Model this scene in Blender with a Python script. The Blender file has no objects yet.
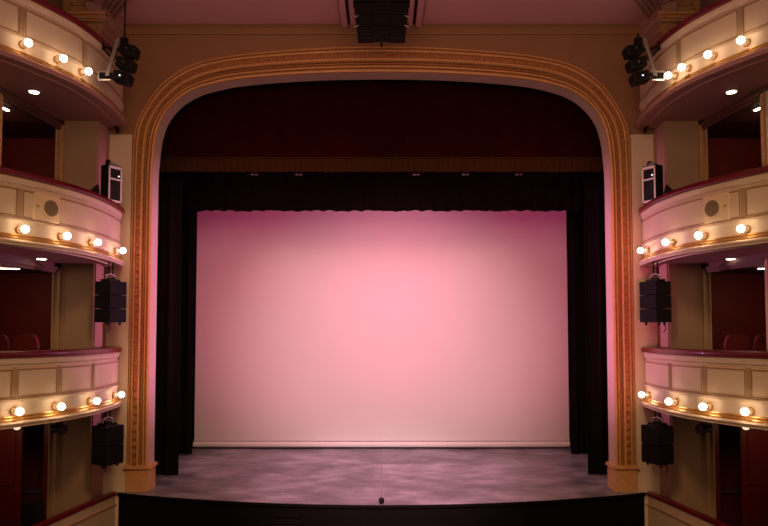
import bpy, bmesh, math, random
from mathutils import Vector, Matrix
from mathutils.geometry import tessellate_polygon
random.seed(7)
sc = bpy.context.scene
C = bpy.context.collection
PI = math.pi

# ------------------------------------------------------------------ camera maths
F = 640.0; TILT = math.radians(2.6); CX = 381.5; HZ = 333.0
P0 = HZ - F*math.tan(TILT); CZ = 3.82
def _dir(px, py):
    u = (px-CX)/F; v = (P0-py)/F
    y = math.cos(TILT)-v*math.sin(TILT); z = math.sin(TILT)+v*math.cos(TILT)
    return u/y, z/y
def at(px, py, Y):
    a, b = _dir(px, py); return (a*Y, Y, CZ+b*Y)

cam_d = bpy.data.cameras.new('camera'); cam = bpy.data.objects.new('camera', cam_d); C.objects.link(cam)
cam.location = (0, 0, CZ); cam.rotation_euler = (PI/2+TILT, 0, 0)
cam_d.sensor_width = 36; cam_d.sensor_fit = 'HORIZONTAL'; cam_d.lens = 36*F/768
cam_d.shift_x = (384-CX)/768; cam_d.shift_y = (P0-263)/768
cam_d.clip_start = .05; cam_d.clip_end = 200
sc.camera = cam

# ------------------------------------------------------------------ materials
def lin(c):
    c = c/255.0
    return c/12.92 if c <= .04045 else ((c+.055)/1.055)**2.4
def rgb(r, g, b): return (lin(r), lin(g), lin(b), 1)
def mat(name, col, rough=.6, metal=0, var=.12, scale=3.0, bump=0, bscale=40, spec=.5, stretch=(1,1,1), coat=0, sheen=0):
    m = bpy.data.materials.new(name); m.use_nodes = True
    nt = m.node_tree; n = nt.nodes; l = nt.links
    b = n['Principled BSDF']
    b.inputs['Roughness'].default_value = rough; b.inputs['Metallic'].default_value = metal
    b.inputs['Specular IOR Level'].default_value = spec
    b.inputs['Coat Weight'].default_value = coat
    b.inputs['Sheen Weight'].default_value = sheen
    tc = n.new('ShaderNodeTexCoord'); mp = n.new('ShaderNodeMapping'); mp.inputs['Scale'].default_value = stretch
    l.new(tc.outputs['Object'], mp.inputs['Vector'])
    nz = n.new('ShaderNodeTexNoise'); nz.inputs['Scale'].default_value = scale; nz.inputs['Detail'].default_value = 5
    l.new(mp.outputs[0], nz.inputs['Vector'])
    mx = n.new('ShaderNodeMix'); mx.data_type = 'RGBA'
    mx.inputs[6].default_value = tuple(c*(1-var) for c in col[:3])+(1,)
    mx.inputs[7].default_value = tuple(min(1, c*(1+var)) for c in col[:3])+(1,)
    l.new(nz.outputs['Fac'], mx.inputs[0]); l.new(mx.outputs[2], b.inputs['Base Color'])
    if bump:
        n2 = n.new('ShaderNodeTexNoise'); n2.inputs['Scale'].default_value = bscale; l.new(mp.outputs[0], n2.inputs['Vector'])
        bp = n.new('ShaderNodeBump'); bp.inputs['Strength'].default_value = bump; bp.inputs['Distance'].default_value = .02
        l.new(n2.outputs['Fac'], bp.inputs['Height']); l.new(bp.outputs[0], b.inputs['Normal'])
    return m
def emis(name, col, strength):
    m = bpy.data.materials.new(name); m.use_nodes = True
    b = m.node_tree.nodes['Principled BSDF']
    b.inputs['Base Color'].default_value = (.8, .8, .8, 1)
    b.inputs['Emission Color'].default_value = col; b.inputs['Emission Strength'].default_value = strength
    return m
M = {}
M['spandrel'] = mat('tan_plaster', (.31, .165, .08, 1), .75, var=.10, scale=1.2, bump=.15, bscale=20)
M['cream'] = mat('cream_wall_paint', (.52, .41, .27, 1), .65, var=.06, scale=1.5, bump=.08)
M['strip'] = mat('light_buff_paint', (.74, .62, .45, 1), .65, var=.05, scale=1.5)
M['pier'] = mat('shade_darkened_buff', (.36, .24, .15, 1), .65, var=.06, scale=1.5)  # cream wall colour darkened to carry the pier's shade
M['fascia'] = mat('cream_fascia_paint', (.64, .52, .38, 1), .5, var=.05, scale=2)
M['front'] = mat('matt_black_boards', (.004, .0035, .0035, 1), .8, var=.3, scale=3, spec=.1)
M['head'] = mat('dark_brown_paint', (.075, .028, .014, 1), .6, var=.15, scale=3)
M['line'] = mat('old_gilt_line', (.30, .17, .07, 1), .5, var=.15, scale=4)
M['fascia_trim'] = mat('tan_paint_and_gap_shade', (.42, .285, .16, 1), .5, var=.08, scale=2)
M['reveal'] = mat('pale_plaster', (.64, .46, .42, 1), .7, var=.05, scale=1)
M['gold'] = mat('gilt_plaster', (.66, .35, .13, 1), .5, metal=.0, var=.22, scale=9, bump=.25, bscale=60)
M['gold_shade'] = mat('shade_darkened_gilt', (.40, .18, .06, 1), .5, var=.22, scale=9, bump=.25, bscale=60)  # gilt darkened to put shade into the frame's recessed bands
M['brass'] = mat('dull_gilt_moulding', (.50, .27, .08, 1), .32, metal=.5, var=.3, scale=12)
M['darkgold'] = mat('antique_gilt', (.50, .29, .13, 1), .5, metal=.2, var=.3, scale=8, bump=.2)
M['ceiling'] = mat('rose_ceiling_paint', (.62, .33, .36, 1), .7, var=.06, scale=.8)
M['rose'] = mat('rose_paint_and_light', (.40, .22, .18, 1), .7, var=.06, scale=.8)  # wall paint; on the pier returns it stands for pink light
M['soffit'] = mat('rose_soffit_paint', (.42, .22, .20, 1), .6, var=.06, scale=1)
M['rail'] = mat('crimson_velvet', (.13, .002, .012, 1), .3, var=.15, scale=6, spec=.6, coat=.25)
M['redwall'] = mat('dark_red_wall', (.22, .024, .012, 1), .6, var=.2, scale=2)
M['reddoor'] = mat('red_door_paint', (.22, .02, .012, 1), .45, var=.12, scale=1.5)
M['curtain'] = mat('deep_red_velvet', (.020, .0018, .0006, 1), .95, var=.3, scale=2.5, spec=.05, stretch=(1, 1, .3))
M['fringe'] = mat('old_gold_fringe', (.038, .017, .005, 1), .9, var=.45, scale=14, spec=.1, stretch=(3, 3, .1))
M['black_cloth'] = mat('black_wool_serge', (.006, .005, .005, 1), .95, var=.3, scale=4, spec=.1)
M['cyc'] = mat('white_backdrop_cloth', (.78, .76, .76, 1), .9, var=.012, scale=1.2, spec=.1, stretch=(1, 1, .4))
M['hem'] = mat('white_hem_cloth', (.86, .84, .82, 1), .8, var=.02)
M['black'] = mat('black_paint', (.006, .005, .005, 1), .65, var=.3, scale=5, spec=.2)
M['stagehouse'] = mat('black_stage_wall', (.015, .013, .013, 1), .9, var=.3)
M['grille'] = mat('black_speaker_grille', (.004, .0035, .004, 1), .7, var=.3, scale=60, bump=.3, bscale=200, spec=.15)
M['steel'] = mat('bare_steel', (.55, .53, .50, 1), .35, metal=.85, var=.1)
M['whiteframe'] = mat('white_enamel', (.75, .70, .66, 1), .4, var=.04)
M['grey'] = mat('grey_brown_mesh', (.20, .155, .09, 1), .7, var=.2, scale=80, bump=.3, bscale=150)
M['plate'] = mat('cream_plastic', (.76, .62, .42, 1), .45, var=.03)
M['seat'] = mat('red_plush', (.13, .008, .008, 1), .85, var=.2, scale=5)
M['carpet'] = mat('dark_carpet', (.05, .012, .012, 1), .95, var=.2)
M['tape'] = mat('worn_white_tape', (.30, .26, .28, 1), .8, var=.25, scale=20)
M['lens'] = mat('dark_lens_glass', (.02, .02, .022, 1), .08, var=.1, spec=.9)
M['bulb'] = emis('lit_bulb_glass', (1, .70, .44, 1), 19)
M['down'] = emis('lit_downlight', (1, .86, .66, 1), 9)
M['dome'] = emis('lit_dome_glass', (1, .72, .45, 1), 1.2)
M['led'] = emis('lit_stage_lens', (.85, .9, 1, 1), 1.5)
# stage floor : black paint with scuffs
def floor_mat():
    m = bpy.data.materials.new('scuffed_black_stage_floor'); m.use_nodes = True
    nt = m.node_tree; n = nt.nodes; l = nt.links; b = n['Principled BSDF']
    tc = n.new('ShaderNodeTexCoord')
    def noise(scale, stretch, detail=6):
        mp = n.new('ShaderNodeMapping'); mp.inputs['Scale'].default_value = stretch
        l.new(tc.outputs['Object'], mp.inputs['Vector'])
        nz = n.new('ShaderNodeTexNoise'); nz.inputs['Scale'].default_value = scale; nz.inputs['Detail'].default_value = detail
        nz.inputs['Roughness'].default_value = .65
        l.new(mp.outputs[0], nz.inputs['Vector']); return nz
    a = noise(.7, (.6, .8, 1)); c = noise(1.3, (.7, 1.3, 1), 12)
    mul = n.new('ShaderNodeMath'); mul.operation = 'MULTIPLY'
    l.new(a.outputs['Fac'], mul.inputs[0]); l.new(c.outputs['Fac'], mul.inputs[1])
    r = n.new('ShaderNodeValToRGB'); l.new(mul.outputs[0], r.inputs['Fac'])
    r.color_ramp.elements[0].position = .18; r.color_ramp.elements[0].color = (.115, .11, .135, 1)
    r.color_ramp.elements[1].position = .36; r.color_ramp.elements[1].color = (.38, .36, .43, 1)
    l.new(r.outputs[0], b.inputs['Base Color'])
    r2 = n.new('ShaderNodeMapRange'); l.new(c.outputs['Fac'], r2.inputs[0]); r2.inputs[3].default_value = .28; r2.inputs[4].default_value = .5
    l.new(r2.outputs[0], b.inputs['Roughness']); b.inputs['Specular IOR Level'].default_value = .4
    return m
M['floor'] = floor_mat()

# ------------------------------------------------------------------ mesh builder
class MB:
    def __init__(self): self.v = []; self.f = []
    def add(self, vs, fs):
        o = len(self.v); self.v += [tuple(p) for p in vs]; self.f += [tuple(i+o for i in f) for f in fs]; return self
    def box(self, x0, x1, y0, y1, z0, z1):
        return self.add([(x0,y0,z0),(x1,y0,z0),(x1,y1,z0),(x0,y1,z0),(x0,y0,z1),(x1,y0,z1),(x1,y1,z1),(x0,y1,z1)],
                        [(0,3,2,1),(4,5,6,7),(0,1,5,4),(1,2,6,5),(2,3,7,6),(3,0,4,7)])
    def obox(self, c, ax, ay, az):      # oriented box, centre + half-axis vectors
        c, ax, ay, az = map(Vector, (c, ax, ay, az)); vs = []
        for k in (-1, 1):
            for (i, j) in ((-1,-1),(1,-1),(1,1),(-1,1)): vs.append(c+ax*i+ay*j+az*k)
        return self.add(vs, [(0,3,2,1),(4,5,6,7),(0,1,5,4),(1,2,6,5),(2,3,7,6),(3,0,4,7)])
    def bar(self, a, b, w, h=None):     # rectangular bar between two points
        a, b = Vector(a), Vector(b); d = (b-a); L = d.length; d.normalize()
        up = Vector((0,0,1)) if abs(d.z) < .9 else Vector((0,1,0))
        s = d.cross(up).normalized(); t = s.cross(d).normalized()
        return self.obox((a+b)/2, d*L/2, s*w/2, t*(h or w)/2)
    def tube(self, pts, r, n=10, caps=True):
        pts = [Vector(p) for p in pts]; R = r if isinstance(r, (list, tuple)) else [r]*len(pts)
        d0 = (pts[1]-pts[0]).normalized(); up = Vector((0,0,1)) if abs(d0.z) < .9 else Vector((0,1,0))
        s = d0.cross(up).normalized(); vs = []
        for i, p in enumerate(pts):
            d = (pts[min(i+1,len(pts)-1)]-pts[max(i-1,0)]).normalized()
            s = (s-d*s.dot(d)).normalized(); t = d.cross(s)
            for k in range(n):
                a = 2*PI*k/n; vs.append(p+(s*math.cos(a)+t*math.sin(a))*R[i])
        fs = [(i*n+k, i*n+(k+1)%n, (i+1)*n+(k+1)%n, (i+1)*n+k) for i in range(len(pts)-1) for k in range(n)]
        if caps: fs += [tuple(range(n-1,-1,-1)), tuple(range((len(pts)-1)*n, len(pts)*n))]
        return self.add(vs, fs)
    def sphere(self, c, r, n=20, m=12, sq=(1,1,1)):
        c = Vector(c); vs = []; fs = []
        for i in range(1, m):
            th = PI*i/m
            for k in range(n):
                ph = 2*PI*k/n
                vs.append(c+Vector((math.sin(th)*math.cos(ph)*r*sq[0], math.sin(th)*math.sin(ph)*r*sq[1], math.cos(th)*r*sq[2])))
        vs += [c+Vector((0,0,r*sq[2])), c-Vector((0,0,r*sq[2]))]
        for i in range(m-2):
            for k in range(n): fs.append((i*n+k, i*n+(k+1)%n, (i+1)*n+(k+1)%n, (i+1)*n+k))
        T = (m-1)*n
        for k in range(n): fs.append((T, (k+1)%n, k)); fs.append((T+1, (m-2)*n+k, (m-2)*n+(k+1)%n))
        return self.add(vs, fs)
    def grid(self, rows, closed=False, caps=False):   # rows: list of equal-length point lists
        n = len(rows[0]); vs = [p for r in rows for p in r]
        fs = [(i*n+k, i*n+(k+1)%n, (i+1)*n+(k+1)%n, (i+1)*n+k) for i in range(len(rows)-1) for k in range(n if closed else n-1)]
        if caps: fs += [tuple(range(n-1,-1,-1)), tuple(range((len(rows)-1)*n, len(rows)*n))]
        return self.add(vs, fs)
    def poly(self, pts, ext=None):      # planar polygon, optionally extruded by vector ext
        tri = tessellate_polygon([[Vector(p) for p in pts]]); n = len(pts)
        if ext is None: return self.add(pts, tri)
        e = Vector(ext); vs = [Vector(p) for p in pts]+[Vector(p)+e for p in pts]
        fs = list(tri)+[tuple(i+n for i in reversed(t)) for t in tri]+[(i,(i+1)%n,(i+1)%n+n,i+n) for i in range(n)]
        return self.add(vs, fs)
    def build(self, name, m, parent=None, label=None, smooth=False, bevel=0, kind=None, local=False):
        off = Vector((0,0,0))
        if parent is not None:
            if not local:
                mw = Matrix.Identity(4); p = parent; o = Vector((0,0,0))
                while p is not None: o += Vector(p.location); p = p.parent
                off = o
        elif not local:
            xs, ys, zs = zip(*self.v); off = Vector(((min(xs)+max(xs))/2, (min(ys)+max(ys))/2, min(zs)))
        me = bpy.data.meshes.new(name); me.from_pydata([Vector(p)-off for p in self.v], [], self.f)
        bm = bmesh.new(); bm.from_mesh(me); bmesh.ops.remove_doubles(bm, verts=bm.verts, dist=1e-5)
        bmesh.ops.recalc_face_normals(bm, faces=bm.faces)
        bm.to_mesh(me); bm.free()
        me.materials.append(m); o = bpy.data.objects.new(name, me); C.objects.link(o)
        if parent is not None: o.parent = parent
        elif not local: o.location = off
        if smooth:
            for p in me.polygons: p.use_smooth = True
            md = o.modifiers.new('edges', 'EDGE_SPLIT'); md.split_angle = math.radians(40)
        if bevel:
            md = o.modifiers.new('bevel', 'BEVEL'); md.width = bevel; md.segments = 2; md.limit_method = 'ANGLE'
        if label: o['label'] = label
        if kind: o['kind'] = kind
        return o
def tag(o, label, cat, group=None):
    o['label'] = label; o['category'] = cat
    if group: o['group'] = group
    return o
def thing(name, label, cat, loc, rotz=0, group=None):
    o = bpy.data.objects.new(name, None); C.objects.link(o); o.empty_display_size = .1
    o.location = loc; o.rotation_euler = (0, 0, rotz)
    return tag(o, label, cat, group)
def catmull(P, n=12):
    out = []
    for i in range(len(P)-1):
        p0 = P[max(i-1,0)]; p1 = P[i]; p2 = P[i+1]; p3 = P[min(i+2,len(P)-1)]
        for k in range(n):
            t = k/n
            out.append(tuple(.5*((2*b)+(-a+c)*t+(2*a-5*b+4*c-d)*t*t+(-a+3*b-3*c+d)*t**3) for a,b,c,d in zip(p0,p1,p2,p3)))
    out.append(tuple(P[-1])); return out
def resample(P, step=None, n=None):
    P = [Vector(p) for p in P]; L = [0]
    for a, b in zip(P, P[1:]): L.append(L[-1]+(b-a).length)
    n = n or max(2, int(L[-1]/step)); out = []; j = 0
    for i in range(n+1):
        d = L[-1]*i/n
        while j < len(L)-2 and L[j+1] < d: j += 1
        t = (d-L[j])/max(1e-9, L[j+1]-L[j]); out.append(P[j].lerp(P[j+1], t))
    return out, L[-1]
SIDE = {-1: 'left', 1: 'right'}

# ------------------------------------------------------------------ key dimensions
YW, YR = 15.65, 16.08         # front and back of proscenium wall
HW = 5.655                     # half width of opening
ZC = 11.465                    # ceiling at proscenium
XE = 6.74                     # face of the piers
YP = 14.97                    # front of the piers

# opening curve (half, left side) traced at its back edge
pix_in = [(160.3,160),(162.8,141.8),(167.6,126.6),(175,115),(184.7,105.5),(196,98.5),(208,93.8),(226.5,89.2),(243.6,86.4),(272,83.6),(310,81.2),(345,80.0),(381.5,79.5)]
inn = [(-HW, 0), (-HW, 3), (-HW, 6), (-HW, 7.6)]+[(lambda p:(p[0],p[2]))(at(x,y,YR)) for x,y in pix_in]
inn = [(max(a,-HW), b) for a, b in inn]; inn[-1] = (0, inn[-1][1])
inn = catmull(inn, 10)
pix_out = [(134.2,150),(134.9,137),(136.6,127),(141,116),(149,101.8),(160.5,86.5),(177,73.5),(197,63.8),(229,57),(262,53.2),(302,50.2),(340,48.2),(381.5,47.4)]
out = [(-6.13, 0), (-6.13, 3), (-6.13, 6), (-6.13, 7.6)]+[(lambda p:(p[0],p[2]))(at(x,y,YW)) for x,y in pix_out]
out[-1] = (0, out[-1][1]); out = catmull(out, 10)
def mirror(c): return c+[(-x, z) for x, z in reversed(c[:-1])]
innM, outM = mirror(inn), mirror(out)

# ------------------------------------------------------------------ proscenium wall
mb = MB()
pts = [(-XE-.2, YW, -1.3), (-XE-.2, YW, ZC+.4), (XE+.2, YW, ZC+.4), (XE+.2, YW, -1.3), (HW, YW, -1.3)]+[(x, YW, z) for x, z in reversed(innM)]+[(-HW, YW, -1.3)]
mb.poly(pts)
w = mb.build('wall_back', M['spandrel'], kind='structure')
mb = MB(); mb.grid([[(x, YW, z) for x, z in innM], [(x, YR, z) for x, z in innM]])
w = mb.build('wall_back', M['reveal'], kind='structure', smooth=True)
# pale pilaster strips either side of the frame
for s in (-1, 1):
    mb = MB(); zt = at(120,137.5,YW)[2]
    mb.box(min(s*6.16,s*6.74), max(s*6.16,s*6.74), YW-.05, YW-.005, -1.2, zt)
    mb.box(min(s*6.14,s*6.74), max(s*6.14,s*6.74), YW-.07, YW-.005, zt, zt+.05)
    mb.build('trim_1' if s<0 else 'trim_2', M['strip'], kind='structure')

# ------------------------------------------------------------------ gilt proscenium frame
A, LA = resample([(x,0,z) for x,z in innM], n=900); 
# matching outer points: nearest by parameter on segments of the same index
def loft_pair():
    n = len(innM); ra = []; rb = []
    for i in range(n-1):
        (x0,z0),(x1,z1) = innM[i], innM[i+1]; (u0,v0),(u1,v1) = outM[i], outM[i+1]
        L = max(math.hypot(x1-x0,z1-z0), math.hypot(u1-u0,v1-v0)); k = max(1, int(L/.045))
        for j in range(k):
            t = j/k; ra.append((x0+(x1-x0)*t, z0+(z1-z0)*t)); rb.append((u0+(u1-u0)*t, v0+(v1-v0)*t))
    ra.append(innM[-1]); rb.append(outM[-1]); return ra, rb
ra, rb = loft_pair()
prof = [(0,0),(0,.05),(.02,.085),(.06,.085),(.08,.0),(.12,.0),(.135,.075),(.18,.085),(.215,.075),(.225,.01),(.25,.03),(.43,.03),(.45,.01),(.46,.09),(.50,.13),(.55,.13),(.58,.09),(.59,.0),
        (.63,.0),(.64,.055),(.69,.055),(.70,.0),(.735,.0),(.75,.08),(.79,.10),(.83,.08),(.84,.0),(.88,.0),(.89,.07),(.94,.09),(1,.075),(1,0)]
z_base = .60
keep = [i for i, (a, b) in enumerate(zip(ra, rb)) if a[1] >= z_base-.02]
ra = [ra[i] for i in keep]; rb = [rb[i] for i in keep]
def frame_rows(t0, t1, beads=False):
    rows = []
    for i, (a, b) in enumerate(zip(ra, rb)):
        r = []
        for t, h in prof:
            if t < t0 or t > t1: continue
            if beads and .25 <= t <= .43: h = h+(.035 if (i//2) % 2 else 0)
            r.append((b[0]+(a[0]-b[0])*t, YW-h, b[1]+(a[1]-b[1])*t))
        rows.append(r)
    return rows
fr = thing('proscenium_frame', 'gilded fluted proscenium arch moulding framing the stage opening', 'proscenium', (0, YW, 0))
for (t0, t1) in ((0,.225),(.45,.63),(.70,1)):
    mb = MB(); mb.grid(frame_rows(t0, t1)); mb.build('moulding', M['gold'], fr)
mb = MB(); mb.grid(frame_rows(.225, .45, True)); mb.build('ornament_band', M['gold_shade'], fr, label='beaded gilt band darkened for recess shade')
mb = MB(); mb.grid(frame_rows(.63, .70)); mb.build('ornament_band', M['gold_shade'], fr, label='inner gilt band darkened for recess shade')
for s in (-1, 1):
    x0, x1 = 6.16, 5.62
    mb = MB(); mb.box(min(s*x0,s*x1), max(s*x0,s*x1), 15.56, YR+.02, 0, .55)
    p = mb.build('plinth', M['gold'], fr, bevel=.01)
    mb = MB(); mb.box(min(s*6.20,s*5.57), max(s*6.20,s*5.57), 15.51, YR+.04, .55, .585).box(min(s*6.18,s*5.59), max(s*6.18,s*5.59), 15.53, YR+.03, .585, .63)
    mb.build('plinth_cap', M['gold'], p, bevel=.01)

# ------------------------------------------------------------------ cornice and ceiling
mb = MB(); zc0 = 11.245
prf = [(0,zc0),(-.05,zc0),(-.06,zc0+.05),(-.03,zc0+.06),(-.03,zc0+.17),(-.07,zc0+.19),(-.10,zc0+.205),(-.14,zc0+.215),(-.14,ZC+.01),(0,ZC+.01)]
mb.grid([[(x, YW+h, z) for h, z in prf] for x in (-XE-.1, XE+.1)])
mb.build('trim_3', M['spandrel'], kind='structure')
mb = MB(); mb.box(-6.62, 6.62, 6.0, YW+.3, ZC, ZC+.12); mb.build('ceiling', M['ceiling'], kind='structure')
# centre ribs with dark slots
for s in (-1, 1):
    for k, (xa, xb, hh) in enumerate(((.66,.76,.06), (.84,.98,.10), (1.02,1.05,.04))):
        mb = MB(); mb.box(min(s*xa,s*xb), max(s*xa,s*xb), 8, YW-.17, ZC-hh, ZC); mb.build('trim_%d' % (4+k+(0 if s<0 else 3)), M['ceiling'], kind='structure')
    mb = MB(); mb.box(min(s*.77,s*.83), max(s*.77,s*.83), 8, YW-.17, ZC-.012, ZC); mb.build('trim_%d' % (10 if s<0 else 11), M['black'], kind='structure')

# ------------------------------------------------------------------ side walls, piers, boxes
BAL = {1: 3.495, 2: 6.805, 3: 10.205}       # rail top heights
for s in (-1, 1):
    X = lambda v: s*v
    def bx(mb, xa, xb, *r): return mb.box(min(s*xa,s*xb), max(s*xa,s*xb), *r)
    sd = SIDE[s]
    # pier: cream front darkened for shade, return coloured rose for pink light on it
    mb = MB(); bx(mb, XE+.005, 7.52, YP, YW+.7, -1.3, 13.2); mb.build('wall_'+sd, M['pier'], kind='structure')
    mb = MB(); bx(mb, XE-.03, XE+.005, YP+.03, YW, -1.3, 11.4); mb.build('wall_'+sd, M['rose'], kind='structure')
    # side wall running towards the audience beyond the box opening
    mb = MB(); mb.poly([(X(7.82),12.92,-1.3),(X(8.6),9.2,-1.3),(X(8.6),9.2,13.2),(X(7.82),12.92,13.2)], (s*.25,.05,0)); mb.build('wall_'+sd, M['cream'], kind='structure')
    # rear wall of the boxes, dark red, and outer wall
    mb = MB(); bx(mb, 7.53, 11, 15.98, 16.07, -1.3, 10.0); mb.build('wall_'+sd, M['redwall'], kind='structure')
    mb = MB(); bx(mb, 7.45, 11, 15.6, 15.75, 9.6, 13.2); mb.build('wall_'+sd, M['rose'], kind='structure')
    mb = MB(); bx(mb, 10.8, 11, 9, 16.3, -1.3, 13.2); mb.build('wall_'+sd, M['redwall'], kind='structure')
    # upper bay ceiling
    mb = MB(); bx(mb, 6.6, 11, 8, YW+.7, 13.2, 13.3); mb.build('ceiling', M['ceiling'], kind='structure')
    mb = MB(); bx(mb, 6.5, 6.62, 8, 14.35, ZC, 13.2); mb.build('wall_'+sd, M['ceiling'], kind='structure')
    # gilt door frames of the boxes (one per tier) : jambs and head
    for t, (z0, z1) in enumerate(((-1.2, 1.95), (2.35, 5.32), (5.7, 8.72))):
        mb = MB()
        for (xa, xb, ya, yb) in ((7.50,7.56,14.88,15.0),(7.56,7.63,14.91,15.0),(7.63,7.67,14.86,15.0)):
            bx(mb, xa, xb, ya, yb, z0, z1)
        mh = MB()
        for (d, h) in ((.0,.0),(.03,.07)):
            a = Vector((s*(7.56+d), 14.95, z1-h)); b = Vector((s*(7.79+d), 12.95, z1-h)); mh.bar(a, b, .07, .07)
        bx(mb, 7.78, 7.86, 12.86, 12.96, z0, z1)
        dj = mb.build('door_%d' % (t+1 if s < 0 else t+4), M['brass' if False else 'fascia_trim'] if t < 2 else M['darkgold'], kind='structure', bevel=.006)
        mh.build('door_head', M['head'], dj, kind='structure')
    # ceilings/floors inside boxes
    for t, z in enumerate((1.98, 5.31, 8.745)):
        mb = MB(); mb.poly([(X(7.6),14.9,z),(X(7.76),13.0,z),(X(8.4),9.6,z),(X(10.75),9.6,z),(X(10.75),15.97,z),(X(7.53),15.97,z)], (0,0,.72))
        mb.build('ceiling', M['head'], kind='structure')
    # pilaster capital and entablature above the top tier
    pc = thing('pilaster_capital', 'gilded leafy pilaster capital above the %s top balcony' % sd, 'capital', (X(7.05), YP, 10.45))
    mb = MB()
    rows = []
    for (z, e) in ((10.45,.0),(10.5,.03),(10.55,.01),(10.9,.04),(11.05,.12),(11.10,.16)):
        rows.append([(X(6.74-e), YP-.005, z), (X(6.74-e), YP-.04-e, z), (X(7.42+e), YP-.04-e, z), (X(7.42+e), YP-.005, z)])
    mb.grid(rows); mb.build('bell', M['darkgold'], pc)
    mb = MB(); bx(mb, 6.76, 7.40, YP-.04, YP-.005, 8.95, 10.45); mb.build('shaft', M['pier'], pc)
    for row, (zb, hh, n, off) in enumerate(((10.5,.26,5,0),(10.68,.30,4,.07))):
        for k in range(n):
            xc = 6.80+off+k*.14
            mb = MB(); r2 = []
            for q in range(7):
                t = q/6; wv = .065*math.sin(PI*(.25+.7*t)); f_ = .05+.03*t+.09*t**3
                zz = zb+hh*(t-.25*max(0,t-.75)*4*.6)
                r2.append([(X(xc-wv), YP-f_, zz), (X(xc), YP-f_-.035, zz+.004), (X(xc+wv), YP-f_, zz), (X(xc), YP-f_+.01, zz)])
            mb.grid(r2, closed=True, caps=True); mb.build('leaf', M['darkgold'], pc, smooth=True)
    for xc, dr in ((6.74,1),(7.42,-1)):
        mb = MB(); sp = []
        for q in range(26):
            a = q*.42; r = .10*(1-q/30); sp.append((X(xc+dr*(.02-r*math.cos(a)*1)), YP-.16, 10.98+r*math.sin(a)))
        mb.tube(sp, .022, 6); mb.build('volute', M['darkgold'], pc, smooth=True)
    mb = MB(); bx(mb, 6.54, 7.62, YP-.30, YP-.005, 11.12, 11.17); bx(mb, 6.50, 7.66, YP-.34, YP-.005, 11.17, 11.24)
    mb.build('abacus', M['darkgold'], pc, bevel=.008)
    en = thing('entablature_block', 'coffered gilt block on top of the %s pilaster capital' % sd, 'entablature', (X(7.05), YP, 11.24))
    mb = MB(); bx(mb, 6.62, 7.52, YP-.22, YP-.005, 11.245, 12.6); mb.build('block', M['darkgold'], en)
    mb = MB()
    for e, d in ((.06,.26),(.14,.24),(.22,.26)):
        xa, xb, za, zb = 6.62+e, 7.52-e, 11.30+e, 12.5-e; y0, y1 = YP-d, YP-.21
        bx(mb, xa, xb, y0, y1, za, za+.03); bx(mb, xa, xb, y0, y1, zb-.03, zb); bx(mb, xa, xa+.03, y0, y1, za, zb); bx(mb, xb-.03, xb, y0, y1, za, zb)
    mb.build('coffer_moulding', M['darkgold'], en)
    mb = MB(); bx(mb, 6.44, 7.70, YP-.40, YP-.23, 11.25, 11.29); mb.build('moulding', M['gold'], en)
    # side cornice returning from proscenium cornice to the pier
    mb = MB(); rows = []
    for (e, z) in ((.02,11.0),(.08,11.02),(.10,11.09),(.24,11.16),(.28,11.24),(.28,11.29),(.20,11.31),(.30,11.43),(.36,11.52),(.0,11.52)):
        rows.append([(X(6.72-e), YW-.01, z), (X(6.72-e), YP-.05-e, z), (X(6.9), YP-.05-e, z)])
    mb.grid(rows); mb.build('trim_%d' % (12 if s<0 else 13), M['rose'], kind='structure')
    # diagonal moulded ceiling band
    a = Vector((X(6.62), 15.05, ZC-.03)); b = a+Vector((-s*.62, -.78, 0))*4.2
    mb = MB(); dd = (b-a).normalized(); nn = dd.cross(Vector((0,0,1)))
    mb.bar(a, b, .34, .05)
    for q in (-.17, -.06, .06, .17): mb.bar(a+nn*q-Vector((0,0,.02)), b+nn*q-Vector((0,0,.02)), .05, .08)
    mb.build('trim_%d' % (14 if s<0 else 15), M['rose'], kind='structure')
    # low dado wall with crimson capping, beside the stage
    path = [(6.40,15.62),(6.52,15.0),(6.83,12.85),(7.3,10.8),(7.8,9.4)]
    mb = MB(); mb.grid([[(X(x), y, z) for (x, y) in path] for z in (-1.3, -.07)]); mb.grid([[(X(x+.11), y, z) for (x, y) in path] for z in (-1.3, -.07)])
    dw = thing('box_parapet', 'low cream parapet with crimson capping beside the %s stage corner' % sd, 'parapet', (X(6.8), 12.8, -1.3))
    mb.build('panel', M['cream'], dw)
    mb = MB(); mb.grid([[(X(x-.03), y, -.07), (X(x-.03), y, -.01), (X(x+.03), y, .01), (X(x+.10), y, .01), (X(x+.13), y, -.07)] for (x, y) in path], closed=True, caps=True)
    mb.build('capping', M['rail'], dw)
    mb = MB(); mb.grid([[(X(x-.0), y-.0, -.32), (X(x-.03), y, -.31), (X(x-.03), y, -.28), (X(x), y, -.27)] for (x, y) in path]); mb.build('moulding', M['fascia_trim'], dw)
# door leaves and reveals at the rear of the lowest boxes
for s in (-1, 1):
    sd = SIDE[s]
    def bx(mb, xa, xb, *r): return mb.box(min(s*xa,s*xb), max(s*xa,s*xb), *r)
    mb = MB(); bx(mb, 8.35, 9.6, 15.0, 15.08, -1.2, 1.95)
    for (xa, xb, za, zb) in ((8.5,9.4,-1.0,.1),(8.5,9.4,.3,1.75)):
        bx(mb, xa, xb, 14.98, 15.0, za, za+.04); bx(mb, xa, xb, 14.98, 15.0, zb-.04, zb); bx(mb, xa, xa+.04, 14.98, 15.0, za, zb)
    mb.build('door_%d' % (7 if s < 0 else 8), M['reddoor'], kind='structure')
    mb = MB(); bx(mb, 7.70, 8.0, 15.3, 15.4, -1.2, 1.98); mb.build('trim_%d' % (16 if s<0 else 17), M['reddoor'], kind='structure')

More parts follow.
